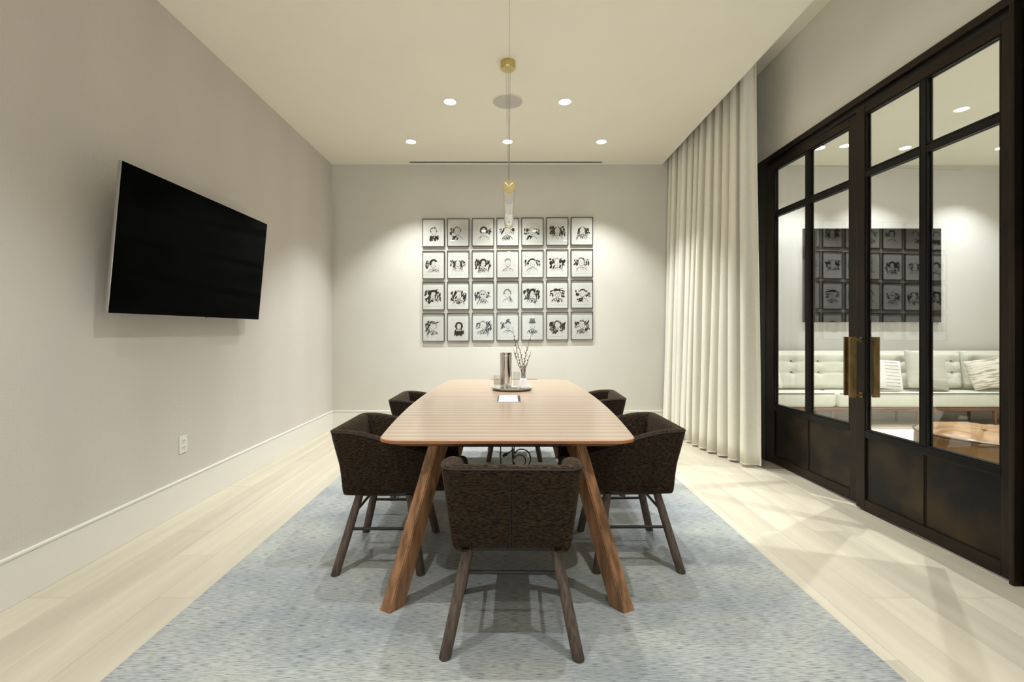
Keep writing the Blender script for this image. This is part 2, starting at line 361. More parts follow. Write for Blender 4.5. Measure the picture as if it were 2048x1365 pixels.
def leaf(name, loc, rz, sgn, W, g, steel_a):
    """one steel door leaf; local y runs sgn*W from the hinge; g = (pane start, mullion start, mullion end, pane end)"""
    d = sempty(name, loc, rz); T = .021
    S = lambda a, c: (min(sgn*a, sgn*c), max(sgn*a, sgn*c))
    def part(nm, ya, yb, z0, z1, t=T, m=steel_a, bev=.003, xo=0):
        a, c = S(ya, yb); return obj(nm, bx(xo-t, xo+t, a, c, z0, z1, bev=bev), m, d)
    part('stile', 0, g[0]-.012, .012, 2.752); part('stile', g[3]+.012, W, .012, 2.752)
    part('top_rail', g[0]-.012, g[3]+.012, 2.69, 2.752); part('middle_rail', g[0]-.012, g[3]+.012, .50, .545, m=M['steel']); part('bottom_rail', g[0]-.012, g[3]+.012, .012, .08)
    mid = (g[1]+g[2])/2; hw = (g[2]-g[1])/2
    part('mullion', mid-hw*.62, mid+hw*.62, .545, 2.69, t=.018, m=M['steel'])
    part('muntin', g[0]-.012, mid-hw*.62, 2.257, 2.297, t=.018, m=M['steel']); part('muntin', mid+hw*.62, g[3]+.012, 2.257, 2.297, t=.018, m=M['steel'])
    # kick plates with thin raised beads
    for a, c in ((g[0]-.012, mid-.003), (mid+.003, g[3]+.012)):
        k = part('kick_panel', a, c, .08, .50, t=.008, m=M['patina'], bev=0)
        y0, y1 = S(a, c); bb = B()
        for q in (-1, 1):
            x = q*.008
            box(bb, x-.003, x+.003, y0, y0+.005, .08, .50); box(bb, x-.003, x+.003, y1-.005, y1, .08, .50); box(bb, x-.003, x+.003, y0, y1, .08, .085); box(bb, x-.003, x+.003, y0, y1, .495, .50)
        bead = obj('bead', bb, M['steel_edge'], k)
    # panes, each with a glazing bead round it
    for a, c in ((g[0], g[1]), (g[2], g[3])):
        for z0, z1 in ((.55, 2.25), (2.305, 2.675)):
            y0, y1 = S(a, c)
            p = obj('glass_pane', bx(-.003, .003, y0-.008, y1+.008, z0-.004, z1+.012), M['glass'], d)
            bb = B()
            for q in (-1, 1):
                xa, xb = sorted((q*.004, q*.016))
                box(bb, xa, xb, y0-.008, y0, z0-.004, z1+.012); box(bb, xa, xb, y1, y1+.008, z0-.004, z1+.012)
                box(bb, xa, xb, y0, y1, z0-.004, z0+.004); box(bb, xa, xb, y0, y1, z1+.004, z1+.012)
            obj('glazing_bead', bb, M['steel'], p)
    # flat bar pulls on both faces
    hy = W-.045
    for q in (-1, 1):
        x = q*.082; a, c = S(hy-.007, hy+.007); h = B()
        box(h, x-.024, x+.024, a, c, .765, 1.178, bev=.002)
        for z in (.775, 1.152):
            xa, xb = sorted((q*.021, q*.062)); box(h, xa, xb, a+.001, c-.001, z, z+.014, bev=.001)
        box(h, q*.021-.003, q*.021+.003, a-.006, c+.006, .765, .80); box(h, q*.021-.003, q*.021+.003, a-.006, c+.006, 1.143, 1.178)
        hd = obj('handle', h, M['brass'], d); hd['label'] = 'aged brass flat bar pull handle'
    return d
leaf('door_1', (2.428, 4.305, 0), R(2.3), -1, 1.10, (.125, .525, .585, .985), M['steel_edge'])
leaf('door_2', (2.452, 2.226, 0), R(2.2), 1, .95, (.058, .432, .487, .865), M['steel_edge'])

# ------------------------------------------------------------------ downlights
def downlight(x, y, z, label, watt, group, r=.062, spot=102, blend=.7):
    t = thing('downlight', label, 'ceiling light', (x, y, z), 0, group)
    b = B(); lathe(b, [(r*1.18, 0), (r*1.18, -.004), (r*.98, -.006), (r*.92, -.001), (r*.92, 0)], 32, cap0=False, cap1=False); obj('trim_ring', b, M['trim'], t, smooth=True)
    b = B(); lathe(b, [(r*.93, -.001), (r*.93, -.004), (r*.6, -.0055)], 32); obj('lens', b, M['lens'], t, smooth=True)
    L = bpy.data.lights.new('bulb', 'SPOT'); L.energy = watt; L.color = WARM; L.spot_size = R(94 if group == 'downlights along the portrait wall' else spot); L.spot_blend = blend; L.shadow_soft_size = .02
    lo = bpy.data.objects.new('bulb', L); C.objects.link(lo); lo.parent = t; lo.location = (0, 0, -.02)
    return t
G1 = 'downlights over the table'; G2 = 'downlights along the portrait wall'; G3 = 'downlights in the lounge ceiling'
downlight(-.535, 4.17, ZC, 'round recessed downlight left of the grey ceiling speaker', P_ROOM, G1, .055)
downlight(.507, 4.17, ZC, 'round recessed downlight right of the grey ceiling speaker', P_ROOM, G1, .055)
downlight(-1.076, 5.05, ZC, 'leftmost recessed downlight of the row near the back wall', P_WASH, G2, .055)
downlight(-.016, 5.05, ZC, 'middle recessed downlight of the back row, behind the pendant cables', P_WASH, G2, .055)
downlight(1.015, 5.05, ZC, 'rightmost recessed downlight of the row near the back wall, by the curtain', P_WASH, G2, .055)
G4 = 'downlights outside the picture'
for x, y in ((-.53, 1.9), (.53, 1.9), (-1.3, .9), (1.3, .9), (0, -.6), (-1.2, -2.1), (1.2, -2.1)):
    downlight(x, y, ZC, f'recessed downlight out of view, {"left" if x < 0 else "right" if x > 0 else "centre"}, {"above the near table end" if y > 1.5 else "just in front of the camera" if y > 0 else "just behind the camera" if y > -1 else "near the rear window"}', P_ROOM, G4, .055)
downlight(3.88, 5.75, ZLC, 'lounge downlight above the left end of the sofa, behind glass', P_LOUNGE*.4, G3)
downlight(4.95, 5.75, ZLC, 'lounge downlight above the dark picture, behind glass', P_LOUNGE*.4, G3)
downlight(6.16, 5.75, ZLC, 'lounge downlight at the right edge of the glass doors', P_LOUNGE*.4, G3)
for x, y in ((3.35, 3.9), (5.8, 3.4), (3.35, 2.0), (5.8, 1.2)):
    downlight(x, y, ZLC, f'lounge downlight out of view, {"beside the glass wall" if x < 5 else "far side of the lounge"}, {"by the ottoman" if y > 3 else "front row"}', P_LOUNGE, 'lounge downlights outside the picture')
# two uplights added in the unseen rear of the room for fill light
for x, lab in ((-1.75, 'unseen low uplight added for fill, rear left corner'), (1.9, 'unseen low uplight added for fill, rear right corner')):
    t = thing('fill_uplight', lab, 'lamp', (x, -2.9, 0), 0, 'added fill uplights outside the picture')
    b = B(); lathe(b, [(.15, 0), (.15, .02), (.03, .03)], 32); obj('base', b, M['blacksteel'], t, smooth=True)
    b = B(); tube(b, [(0, 0, .03), (0, 0, .50)], .012, 10); obj('pole', b, M['blacksteel'], t, smooth=True)
    b = B(); lathe(b, [(.03, .49), (.10, .55), (.17, .65), (.165, .65), (.09, .56), (.02, .51)], 32); obj('lamp_shade', b, M['blacksteel'], t, smooth=True)
    L = bpy.data.lights.new('bulb', 'SPOT'); L.energy = P_FILL; L.color = WARM; L.spot_size = R(96); L.spot_blend = 1; L.shadow_soft_size = .12
    lo = bpy.data.objects.new('bulb', L); C.objects.link(lo); lo.parent = t; lo.location = (0, 0, .68); lo.rotation_euler = (R(122), 0, 0)
# speaker grille
t = thing('ceiling_speaker', 'round flush grey speaker grille in ceiling between two downlights', 'speaker', (-.012, 4.165, ZC))
b = B(); lathe(b, [(.14, 0), (.14, -.005), (.132, -.008), (.130, -.004)], 48, cap0=False, cap1=False); obj('rim', b, M['trim'], t, smooth=True)
b = B(); lathe(b, [(.1305, -.001), (.1305, -.005), (.05, -.0065)], 48); obj('grille', b, M['grille'], t, smooth=True)
t = thing('linear_diffuser', 'long thin black slot air diffuser in ceiling above portraits', 'air vent', (-.04, 5.66, ZC))
obj('slot', bx(-1.18, 1.18, -.017, .017, -.006, 0), M['black'], t)
b = B(); box(b, -1.19, 1.19, -.021, -.017, -.004, 0); box(b, -1.19, 1.19, .017, .021, -.004, 0); obj('edge_strip', b, M['trim'], t)
t = thing('sprinkler_cap', 'small round white cap in lounge ceiling', 'sprinkler', (5.2, 4.2, ZLC)); b = B(); lathe(b, [(.1, 0), (.1, -.004), (.08, -.006)], 32); obj('cover', b, M['grille'], t)

# ------------------------------------------------------------------ curtain
def curtain():
    b = B(); nu, nz_ = 620, 26; Y0, Y1 = 4.07, 5.71
    rr = random.Random(7)
    ys = [0]; 
    while ys[-1] < 1: ys.append(ys[-1] + rr.uniform(.075, .115))
    def phase(u):
        for i in range(len(ys)-1):
            if u <= ys[i+1]: return i + (u-ys[i])/(ys[i+1]-ys[i])
        return len(ys)-1
    amps = [rr.uniform(.75, 1.15) for _ in range(40)]
    verts = []
    for j in range(nz_+1):
        v = j/nz_; z = .022 + (3.705-.022)*v; row = []
        for i in range(nu+1):
            u = i/nu; y = Y0 + (Y1-Y0)*u; ph = phase(u); k = int(ph); s = ph*2*math.pi
            xb = 2.165 - .165*min(1, u/.42)**.9 - .045*max(0, (u-.42)/.58)
            xt = 2.135 - .10*u
            xc = xb*(1-v) + xt*v
            A = (.066*(1-v) + .050*v)*amps[k % 40]
            w_ = math.cos(s)*.93 + .07*math.cos(s*2+k)
            x = xc + A*w_ + .01*math.sin(v*5+k*1.7)*(1-v)
            yy = y + .021*math.sin(2*s)*(.8+.2*math.sin(k*2.1)) + .010*math.sin(v*3+k)*(1-v)
            if u < .012: x += 0
            dz = .012*noise.noise(Vector((u*9, 0, 3))) if j == 0 else 0
            row.append(b.verts.new((x, yy, z+dz)))
        verts.append(row)
    for j in range(nz_):
        for i in range(nu): b.faces.new((verts[j][i], verts[j][i+1], verts[j+1][i+1], verts[j+1][i]))
    edge_pts = [tuple(verts[j][0].co) for j in range(nz_+1)]
    hem_pts = [tuple(v.co + Vector((0,0,.004))) for v in verts[0][::2]]
    t = thing('curtain', 'floor-length cream curtain with deep folds, hung from the ceiling pocket by the glass doors', 'curtain', (0,0,0))
    c = obj('drape', b, M['curtain'], t, smooth=True, angle=180)
    s = c.modifiers.new('thick', 'SOLIDIFY'); s.thickness = .004; s.offset = 0
    b = B(); tube(b, edge_pts, .006, 6); obj('side_hem', b, M['curtain'], t, smooth=True)
    b = B(); tube(b, hem_pts, .004, 6); obj('bottom_hem', b, M['curtain'], t, smooth=True)
    b = B(); box(b, 2.08, 2.11, 3.9, 5.72, 3.708, ZP); obj('track', b, M['trim'], t)
curtain()

# ------------------------------------------------------------------ rug
b = B(); box(b, -1.41, 1.372, .45, 4.95, 0, .012, bev=.004)
tag(obj('area_rug', b, M['rug']), 'large blue-grey heathered wool rug beneath the table and chairs', 'rug')

# ------------------------------------------------------------------ table
RZ = .012
def table():
    t = thing('conference_table', 'long boat-shaped wooden table with striped veneer top and four splayed legs', 'table', (-.008, 3.27, RZ))
    H = .74-RZ; Lh, we, wm, rc = 1.26, .568, .632, .085
    def outline(inset=0):
        pts = []; n = 24
        # right side from front to rear, then rear, left side back to the front
        def half(s):
            out = []
            ys = [(-Lh+rc) + (2*Lh-2*rc)*i/n for i in range(n+1)]
            for y in ys: out.append((s*(wm - (wm-we)*(y/Lh)**2 - inset), y*(1-inset/Lh)))
            return out
        r = half(1)
        def corner(cx, cy, a0, a1):
            return [(cx+(rc)*math.cos(a), cy+(rc)*math.sin(a)) for a in [a0+(a1-a0)*k/6 for k in range(1, 6)]]
        xe = wm-(wm-we)*((Lh-rc)/Lh)**2-inset; ye = (Lh-rc)
        sc_ = 1-inset/Lh
        c1 = corner(xe-rc, ye*sc_, R(0), R(90)); c2 = corner(-(xe-rc), ye*sc_, R(90), R(180))
        c3 = corner(-(xe-rc), -ye*sc_, R(180), R(270)); c4 = corner(xe-rc, -ye*sc_, R(270), R(360))
        endR = [(xe-rc, ye*sc_+rc), (-(xe-rc), ye*sc_+rc)]; endF = [(-(xe-rc), -ye*sc_-rc), (xe-rc, -ye*sc_-rc)]
        return r + c1 + endR + c2 + half(-1)[::-1] + c3 + endF + c4
    b = B(); o0, o1, o2 = outline(0), outline(.003), outline(.05)
    loft(b, [[(x, y, H-.036) for x, y in o2], [(x, y, H-.014) for x, y in o0], [(x, y, H-.003) for x, y in o0], [(x, y, H) for x, y in o1]])
    top = obj('tabletop', b, [M['top'], M['walnut_edge']], t, smooth=True, angle=25)
    for p in top.data.polygons:
        if abs(p.normal.z) < .98 or p.normal.z < 0: p.material_index = 1
    # legs: canted square timber, each leaning inwards
    for sx in (-1, 1):
        for sy in (-1, 1):
            yb = 2.005-3.27 if sy < 0 else 4.40-3.27
            bot = Vector((sx*.50, yb, .0)); topc = Vector((sx*.315, yb + (.125 if sy < 0 else -.10), H-.036))
            a = Vector((-sx*.0535, -sy*-.0125*-1, 0)); 
            # section corners, outer-front ridge towards the camera side
            c = [Vector((-.0515*-sx*-1*-1, 0, 0))]
            sec = [(.0515, -.019), (0, -.044), (-.0515, .019), (0, .044)]
            sec = [Vector((sx*p, (q if sy < 0 else -q), 0)) for p, q in sec]
            r0 = [bot + p for p in sec]; r1 = [topc + p*.92 for p in sec]
            b = B(); loft(b, [r0, [x*.0+r0[i]*.985+r1[i]*.015 for i, x in enumerate(r0)], r1])
            es = [e for e in b.edges if abs((e.verts[0].co-e.verts[1].co).z) > .2]
            bmesh.ops.bevel(b, geom=es, offset=.004, segments=2, affect='EDGES')
            lg = obj('leg', b, M['walnut'], t, smooth=True, angle=30)
            g = B(); mid0 = (r0[0]+r0[1])/2 ; mid1 = (r1[0]+r1[1])/2
            obj('foot_pad', bx(bot.x-.02, bot.x+.02, bot.y-.015, bot.y+.015, -.0, .004), M['black'], lg)
    for y in (-1.13, 1.03):
        b = B(); box(b, -.30, .30, y-.03, y+.03, H-.054, H-.036, bev=.004); obj('cross_rail', b, M['black'], t)
    for x in (-.26, .26):
        b = B(); box(b, x-.02, x+.02, -1.10, 1.0, H-.052, H-.036, bev=.003); obj('side_rail', b, M['black'], t)
    return t
table()
# ------------------------------------------------------------------ chairs
def chair():
    """local: faces +y, rear rim at y=-.29"""
    t = thing('dining_chair', 'dark brown fabric tub chair at the near end of the table, back to the camera', 'chair', (0,0,0), 0, 'brown fabric tub chairs round the table')
    zb = .374
    def rimz(y): 
        k = min(1, max(0, (y+.20)/.50)); return .714 - .118*k*k*(3-2*k)*.6 - .118*k*.4
    def zbot(y):
        k = min(1, max(0, (y+.15)/.40)); return zb + .028*k*k*(3-2*k)
    # plan path of the outer rim, from right front round the back to left front
    path = []
    def rx(y): return .264 + .012*min(1, (y+.29)/.5)
    nside, nc, nb = 9, 5, 7; rc = .06
    for i in range(nside): y = .275 - (.275+.297-rc)*i/nside; path.append((rx(y), y, 1, 0))
    for i in range(nc+1):
        a = R(90)*i/nc; path.append((.264-rc+rc*math.cos(a), -.297+rc-rc*math.sin(a), math.cos(a), -math.sin(a)))
    for i in range(1, nb): x = (.264-rc)*(1-2*i/nb); path.append((x, -.297, 0, -1))
    path += [(-x, y, -nx, ny) for x, y, nx, ny in path[:nside+nc+1][::-1]]
    rings = []
    for x, y, nx, ny in path:
        rz = rimz(y); zb_ = zbot(y); side = abs(nx); back = abs(ny) if ny < 0 else 0
        ib = .040*side + .074*back; P = Vector((x, y, 0)); nn = Vector((nx, ny, 0)).normalized() if (nx or ny) else Vector((0,0,0))
        fy = 0
        def q(off, z): return tuple(P - nn*off + Vector((0, 0, z)))
        h = rz - zb_
        ring = [q(ib+.075, zb_), q(ib+.018, zb_+.001), q(ib-.004, zb_+.018), q(ib*.72, zb_+h*.28), q(ib*.33, zb_+h*.62), q(.0, rz-.022), q(.001, rz-.008), q(.008, rz+.001), q(.026, rz+.004),
                q(.046, rz), q(.055, rz-.012), q(.066, rz-.06), q(.085, zb_+h*.45), q(.10, zb_+.05)]
        rings.append(ring)
    # soften the two front ends: pull the last rings down and round
    def squash(r, amt):
        zs = [p[2] for p in r]; zc = sum(zs)/len(zs); xc = sum(p[0] for p in r)/len(r); 
        return [(xc+(p[0]-xc)*(1-amt*.5), p[1]+.0, zc+(p[2]-zc)*(1-amt*.16)) for p in r]
    def ext(r, dy, amt):
        return [(p[0], p[1]+dy, p[2]) for p in squash(r, amt)]
    rings = [ext(rings[0], .022, .95), ext(rings[0], .018, .45)] + rings + [ext(rings[-1], .018, .45), ext(rings[-1], .022, .95)]
    b = B(); loft(b, rings); shell = obj('shell', b, M['fabric'], t, smooth=True, sub=1)
    def rp(off, dz, sl=slice(None)):
        out = []
        for x, y, nx, ny in path[sl]:
            nn = Vector((nx, ny, 0)).normalized(); P = Vector((x, y, 0)) - nn*off; out.append((P.x, P.y, rimz(y)+dz))
        return out
    b = B(); pts = rp(.001, -.009); tube(b, pts, .0036, 6)
    pf = path[0]
    obj('piping', b, M['piping'], shell, smooth=True)
    b = B(); h = .72-zb
    for sx in (-.005, .005):
        tube(b, [(sx, -.298, .69), (sx, -.298+.074*.33-.001, zb+h*.62), (sx, -.298+.074*.72-.001, zb+h*.28), (sx, -.297+.070, zb+.02)], .0022, 6)
    obj('back_seam', b, M['piping'], shell, smooth=True)
    for s in (-1, 1):
        b = B(); tube(b, [(s*.194, -.220, .68), (s*.186, -.202, .60), (s*.178, -.187, .50)], .003, 6)
        obj('inner_seam', b, M['piping'], shell, smooth=True)
    b = B(); box(b, .2235, .2265, -.232, -.212, .47, .515, bev=.0006, seg=1, M=Matrix.Rotation(0, 4, 'Z')); tg = obj('fabric_tag', b, M['tagm'], shell); tg['label'] = 'small white woven tag'
    # seat pad
    b = B(); box(b, -.185, .185, -.200, .290, zb+.012, .475, bev=.03, seg=3); obj('seat', b, M['fabric'], t, smooth=True, angle=60)
    b = B(); box(b, -.17, .17, -.19, .20, zb-.012, zb+.01, bev=.004); obj('seat_base', b, M['rod'], t)
    # legs
    tops = {(-1,-1): (-.168, -.165), (1,-1): (.168, -.165), (-1,1): (-.168, .09), (1,1): (.168, .09)}
    bots = {(-1,-1): (-.246, -.262), (1,-1): (.246, -.262), (-1,1): (-.24, .16), (1,1): (.24, .16)}
    def at(k, z):
        f = z/(zb+.0); a, c = bots[k], tops[k]; return Vector((a[0]+(c[0]-a[0])*f, a[1]+(c[1]-a[1])*f, z))
    for k in tops:
        b = B(); n = 16
        p0, p1 = at(k, 0), at(k, zb)
        rings = []
        for f, r in ((0, .0205), (.006, .0225), (.3, .0228), (.8, .0215), (1, .0205)):
            c = p0.lerp(p1, f); rings.append([(c.x+r*math.cos(2*math.pi*i/n), c.y+r*math.sin(2*math.pi*i/n), c.z) for i in range(n)])
        loft(b, rings); obj('leg', b, M['legoak'], t, smooth=True, angle=50)
    for ka, kb, z in (((-1,-1), (1,-1), .28), ((-1,1), (1,1), .28), ((-1,-1), (-1,1), .21), ((1,-1), (1,1), .21)):
        b = B(); tube(b, [at(ka, z), at(kb, z)], .0075, 10); obj('stretcher', b, M['rod'], t, smooth=True)
    return t
ch0 = chair()
ch0.location = (.014, 1.955, RZ); ch0.rotation_euler = (0, 0, R(-1))
for x, y, rz, lab in ((-.597, 2.52, -90, 'dark brown fabric tub chair on the left side, nearer the camera'),
                      (.594, 2.54, 91, 'dark brown fabric tub chair on the right side, nearer the camera'),
                      (-.572, 3.53, -90, 'dark brown fabric tub chair on the left side, farther from the camera'),
                      (.578, 3.62, 88, 'dark brown fabric tub chair on the right side, farther, near the curtain'),
                      (.05, 4.40, 180, 'dark brown fabric tub chair tucked in at the far end of the table')):
    c = copy_tree(ch0); c.location = (x, y, RZ); c.rotation_euler = (0, 0, R(rz)); c['label'] = lab

# ------------------------------------------------------------------ things on the table
TZ = .74
t = thing('serving_tray', 'round grey stoneware tray on the table carrying the carafe and vase', 'tray', (.024, 3.76, TZ))
b = B(); lathe(b, [(.13, 0), (.152, .004), (.168, .018), (.169, .024), (.163, .024), (.150, .011), (.12, .009)], 56); obj('dish', b, M['tray'], t, smooth=True)
CZ = TZ+.0095
t = thing('carafe', 'tall polished steel cylinder carafe standing on the round tray', 'carafe', (-.025, 3.80, CZ))
b = B(); lathe(b, [(.044, 0), (.048, .004), (.049, .27), (.051, .288), (.046, .288), (.044, .26)], 48, cap1=True); obj('body', b, M['chrome'], t, smooth=True)
b = B(); lathe(b, [(.0485, .262), (.0502, .264), (.0502, .267), (.0485, .269)], 48, cap0=False, cap1=False); obj('rim_band', b, M['chrome'], t, smooth=True)
def tumbler(x, y, z, h, r, lab):
    t = thing('glass_tumbler', lab, 'glass', (x, y, z), 0, 'clear tumblers on the tray')
    b = B(); lathe(b, [(r*.82, 0), (r*.9, .003), (r, h), (r*.94, h), (r*.84, .01)], 32); obj('cup', b, M['tumbler'], t, smooth=True)
    return t
tumbler(-.085, 3.74, CZ, .078, .040, 'lower clear glass tumbler of the stacked pair left of the carafe')
tumbler(-.085, 3.74, CZ+.03, .08, .044, 'upper clear glass tumbler nested in the pair left of the carafe')
tumbler(.062, 3.86, CZ, .125, .030, 'tall clear glass tumbler behind the carafe, beside the vase')
t = thing('glass_dish', 'small shallow silvery dish lying at the front of the tray', 'dish', (.018, 3.665, CZ))
b = B(); lathe(b, [(.035, 0), (.056, .004), (.059, .014), (.055, .014), (.05, .007)], 40); obj('bowl', b, M['chrome'], t, smooth=True)
VX, VY = .118, 3.775
t = thing('bud_vase', 'white cone vase with grey neck standing at the right of the tray', 'vase', (VX, VY, CZ))
b = B(); lathe(b, [(.040, 0), (.051, .006), (.052, .014), (.030, .068), (.0205, .083)], 10); obj('body', b, M['ceramic'], t)
b = B(); lathe(b, [(.0195, .083), (.0185, .10), (.019, .175), (.0165, .175), (.016, .11)], 24); n_ = obj('neck', b, M['ceramic_grey'], t, smooth=True); n_['label'] = 'grey glazed neck'
def willow(dx, hgt, bend, seed, lab):
    t = thing('willow_branch', lab, 'branch', (VX, VY, CZ+.10), 0, 'budding twigs in the vase')
    rr = random.Random(seed); pts = []
    for i in range(9):
        f = i/8; pts.append(Vector((dx*f**1.1 + bend*math.sin(f*3)*.5, .02*math.sin(f*2+seed), hgt*f)))
    b = B(); tube(b, pts, [.0028*(1-.5*i/8) for i in range(9)], 6); st = obj('stem', b, M['twig'], t, smooth=True)
    for i in range(rr.randint(10, 13)):
        f = .18+.8*i/13; k = int(f*8); p = pts[k].lerp(pts[min(8, k+1)], f*8-k)
        b = B(); s = (-1)**i; q = p + Vector((s*.007, rr.uniform(-.004, .004), .014))
        tube(b, [p, p.lerp(q, .3), p.lerp(q, .8), q], [.002, .0042, .0038, .001], 6)
        if rr.random() < .3:
            e = q + Vector((s*.008, 0, .02)); tube(b, [p, e], [.0015, .001], 5)
        obj('bud', b, M['bud'] if rr.random() < .45 else M['twig'], t, smooth=True)
willow(-.088, .40, -.02, 1, 'tallest budding twig leaning left out of the vase')
willow(-.062, .30, .03, 2, 'shorter budding twig leaning left, between the tall ones')
willow(.078, .37, -.03, 3, 'long budding twig leaning right out of the vase')
willow(.062, .20, .0, 4, 'short budding twig at the far right of the bunch')
willow(-.078, .22, -.02, 5, 'short thin twig at the far left of the bunch')
# power box flush in the table
t = thing('power_box', 'flush silver lidded power box set in the tabletop before the tray', 'power outlet', (0, 3.245, TZ))
obj('frame', bx(-.083, .083, -.165, .165, -.001, .0015), M['silver'], t)
obj('lid', bx(-.070, .060, -.150, .150, .0015, .005, bev=.001), M['box'], t)
obj('cable_slot', bx(.063, .079, -.145, .150, .0015, .0022), M['black'], t); obj('cable_slot', bx(-.080, -.074, -.145, .150, .0015, .0022), M['black'], t)
# cables under the table
def cable(name, pts, r, lab, plug=False):
    t = thing(name, lab, 'cable', (0,0,0), 0, 'black cables hanging under the table')
    # smooth path
    P = [Vector(p) for p in pts]; out = []
    for i in range(len(P)-1):
        p0, p1, p2, p3 = P[max(i-1,0)], P[i], P[i+1], P[min(i+2, len(P)-1)]
        for k in range(6):
            f = k/6; out.append(.5*((2*p1)+(-p0+p2)*f+(2*p0-5*p1+4*p2-p3)*f*f+(-p0+3*p1-3*p2+p3)*f**3))
    out.append(P[-1]); b = B(); tube(b, out, r, 8); obj('wire', b, M['black'], t, smooth=True)
    if plug:
        b = B(); d = (P[-1]-P[-2]).normalized(); tube(b, [P[-1], P[-1]+d*.012, P[-1]+d*.035, P[-1]+d*.04], [.008, .011, .009, .005], 8); obj('plug', b, M['black'], t, smooth=True)
zt = .70
cable('power_cable', [(-.062, 3.2, zt), (-.062, 3.2, .55), (-.058, 3.2, .40), (-.055, 3.2, .25), (-.05, 3.2, .10), (-.045, 3.22, .018), (.0, 3.28, .017)], .0042, 'straight black cable hanging left of the coiled one')
circ = lambda cx, cz, r, a0, a1, n: [(cx+r*math.cos(R(a0+(a1-a0)*i/n)), 3.2+.004*i, cz+r*math.sin(R(a0+(a1-a0)*i/n))) for i in range(n+1)]
cable('power_cable', [(.022, 3.2, zt), (.022, 3.2, .5), (.024, 3.2, .36), (.032, 3.2, .28)] + circ(.090, .325, .062, 200, 510, 10) + [(.03, 3.25, .385), (.01, 3.25, .365), (-.012, 3.25, .352)], .0042, 'black cable looped in a large coil with a plug end', True)
cable('power_cable', [(.032, 3.21, zt), (.034, 3.21, .5), (.036, 3.21, .38)] + circ(.072, .31, .045, 150, -170, 8) + [(.04, 3.24, .22), (.05, 3.24, .10), (.07, 3.25, .018), (.16, 3.28, .017)], .0038, 'black cable wound in the small inner coil')

# ------------------------------------------------------------------ pendant lamp
PXc, Y0, Y1, PZ, PR = 0.0, 2.86, 3.88, 2.118, .0372
def pend_mat():
    m = bpy.data.materials.new('frosted_tube'); m.use_nodes = True; nt = m.node_tree; b = nt.nodes['Principled BSDF']; L = nt.links.new
    b.inputs['Base Color'].default_value = lin(236, 232, 224); b.inputs['Roughness'].default_value = .35
    tr = N(nt, 'ShaderNodeBsdfTransparent'); tl = N(nt, 'ShaderNodeBsdfTranslucent'); tl.inputs[0].default_value = lin(240, 236, 228)
    a = N(nt, 'ShaderNodeMixShader'); c = N(nt, 'ShaderNodeMixShader'); out = nt.nodes['Material Output']
    tc = N(nt, 'ShaderNodeTexCoord'); mp = N(nt, 'ShaderNodeMapping'); mp.inputs['Scale'].default_value = (12, 5, 12); nz = N(nt, 'ShaderNodeTexNoise'); nz.inputs['Scale'].default_value = 1
    L(tc.outputs['Object'], mp.inputs[0]); L(mp.outputs[0], nz.inputs['Vector'])
    mr = N(nt, 'ShaderNodeMapRange'); mr.inputs['To Min'].default_value = .0; mr.inputs['To Max'].default_value = .22; L(nz.outputs['Fac'], mr.inputs['Value'])
    a.inputs[0].default_value = .5; L(b.outputs[0], a.inputs[1]); L(tl.outputs[0], a.inputs[2])
    L(mr.outputs[0], c.inputs[0]); L(a.outputs[0], c.inputs[1]); L(tr.outputs[0], c.inputs[2]); L(c.outputs[0], out.inputs[0]); return m
t = thing('pendant_lamp', 'slim horizontal frosted glass tube pendant with brass end disc, hung on thin cables', 'pendant light', (PXc, 0, 0))
def ycyl(bm, prof, n=32, z=PZ):   # prof = (radius, y)
    rings = [[(r*math.cos(2*math.pi*k/n), y, z+r*math.sin(2*math.pi*k/n)) for k in range(n)] for r, y in prof]; loft(bm, rings)
b = B(); n = 32
rr_ = [[(r*math.cos(2*math.pi*k/n), y, PZ+r*math.sin(2*math.pi*k/n)) for k in range(n)] for r, y in ((PR*.93, Y0+.02), (PR*.93, Y1-.14))]
loft(b, rr_, cap=False); obj('frosted_tube', b, pend_mat(), t, smooth=True)
b = B(); loft(b, [[(r*math.cos(2*math.pi*k/n), y, PZ+r*math.sin(2*math.pi*k/n)) for k in range(n)] for r, y in ((PR, Y0+.02), (PR, Y1-.012), (PR*.95, Y1))], cap=False); obj('glass_sleeve', b, M['tumbler'], t, smooth=True)
for yy in (Y0+.28, Y0+.55, Y0+.8):
    b = B(); ycyl(b, [(PR*.96, yy), (PR*.985, yy+.003), (PR*.985, yy+.010), (PR*.96, yy+.013)]); obj('inner_collar', b, M['ceramic'], t, smooth=True)
b = B(); ycyl(b, [(PR*1.02, Y0), (PR*1.05, Y0+.003), (PR*1.05, Y0+.022), (PR*1.02, Y0+.025)]); dsc = obj('end_disc', b, M['brassp'], t, smooth=True); dsc['label'] = 'brushed brass round end disc'
b = B()
for a in (45, 135): box(b, -.034, .034, -.0012, 0, -.0022, .0022, M=Matrix.Translation((0, Y0, PZ)) @ Matrix.Rotation(R(a), 4, 'Y'))
obj('cross_groove', b, M['chrome'], dsc)
b = B(); ycyl(b, [(PR*.97, Y1-.03), (PR*1.02, Y1-.028), (PR*1.02, Y1-.018), (PR*.97, Y1-.016)]); obj('end_ring', b, M['brassp'], t, smooth=True)
b = B(); lathe(b, [(.057, ZC), (.058, ZC-.004), (.058, ZC-.050), (.055, ZC-.055), (.02, ZC-.056)], 40, cx=-.008, cy=3.56); cn = obj('canopy', b, M['brassp'], t, smooth=True)
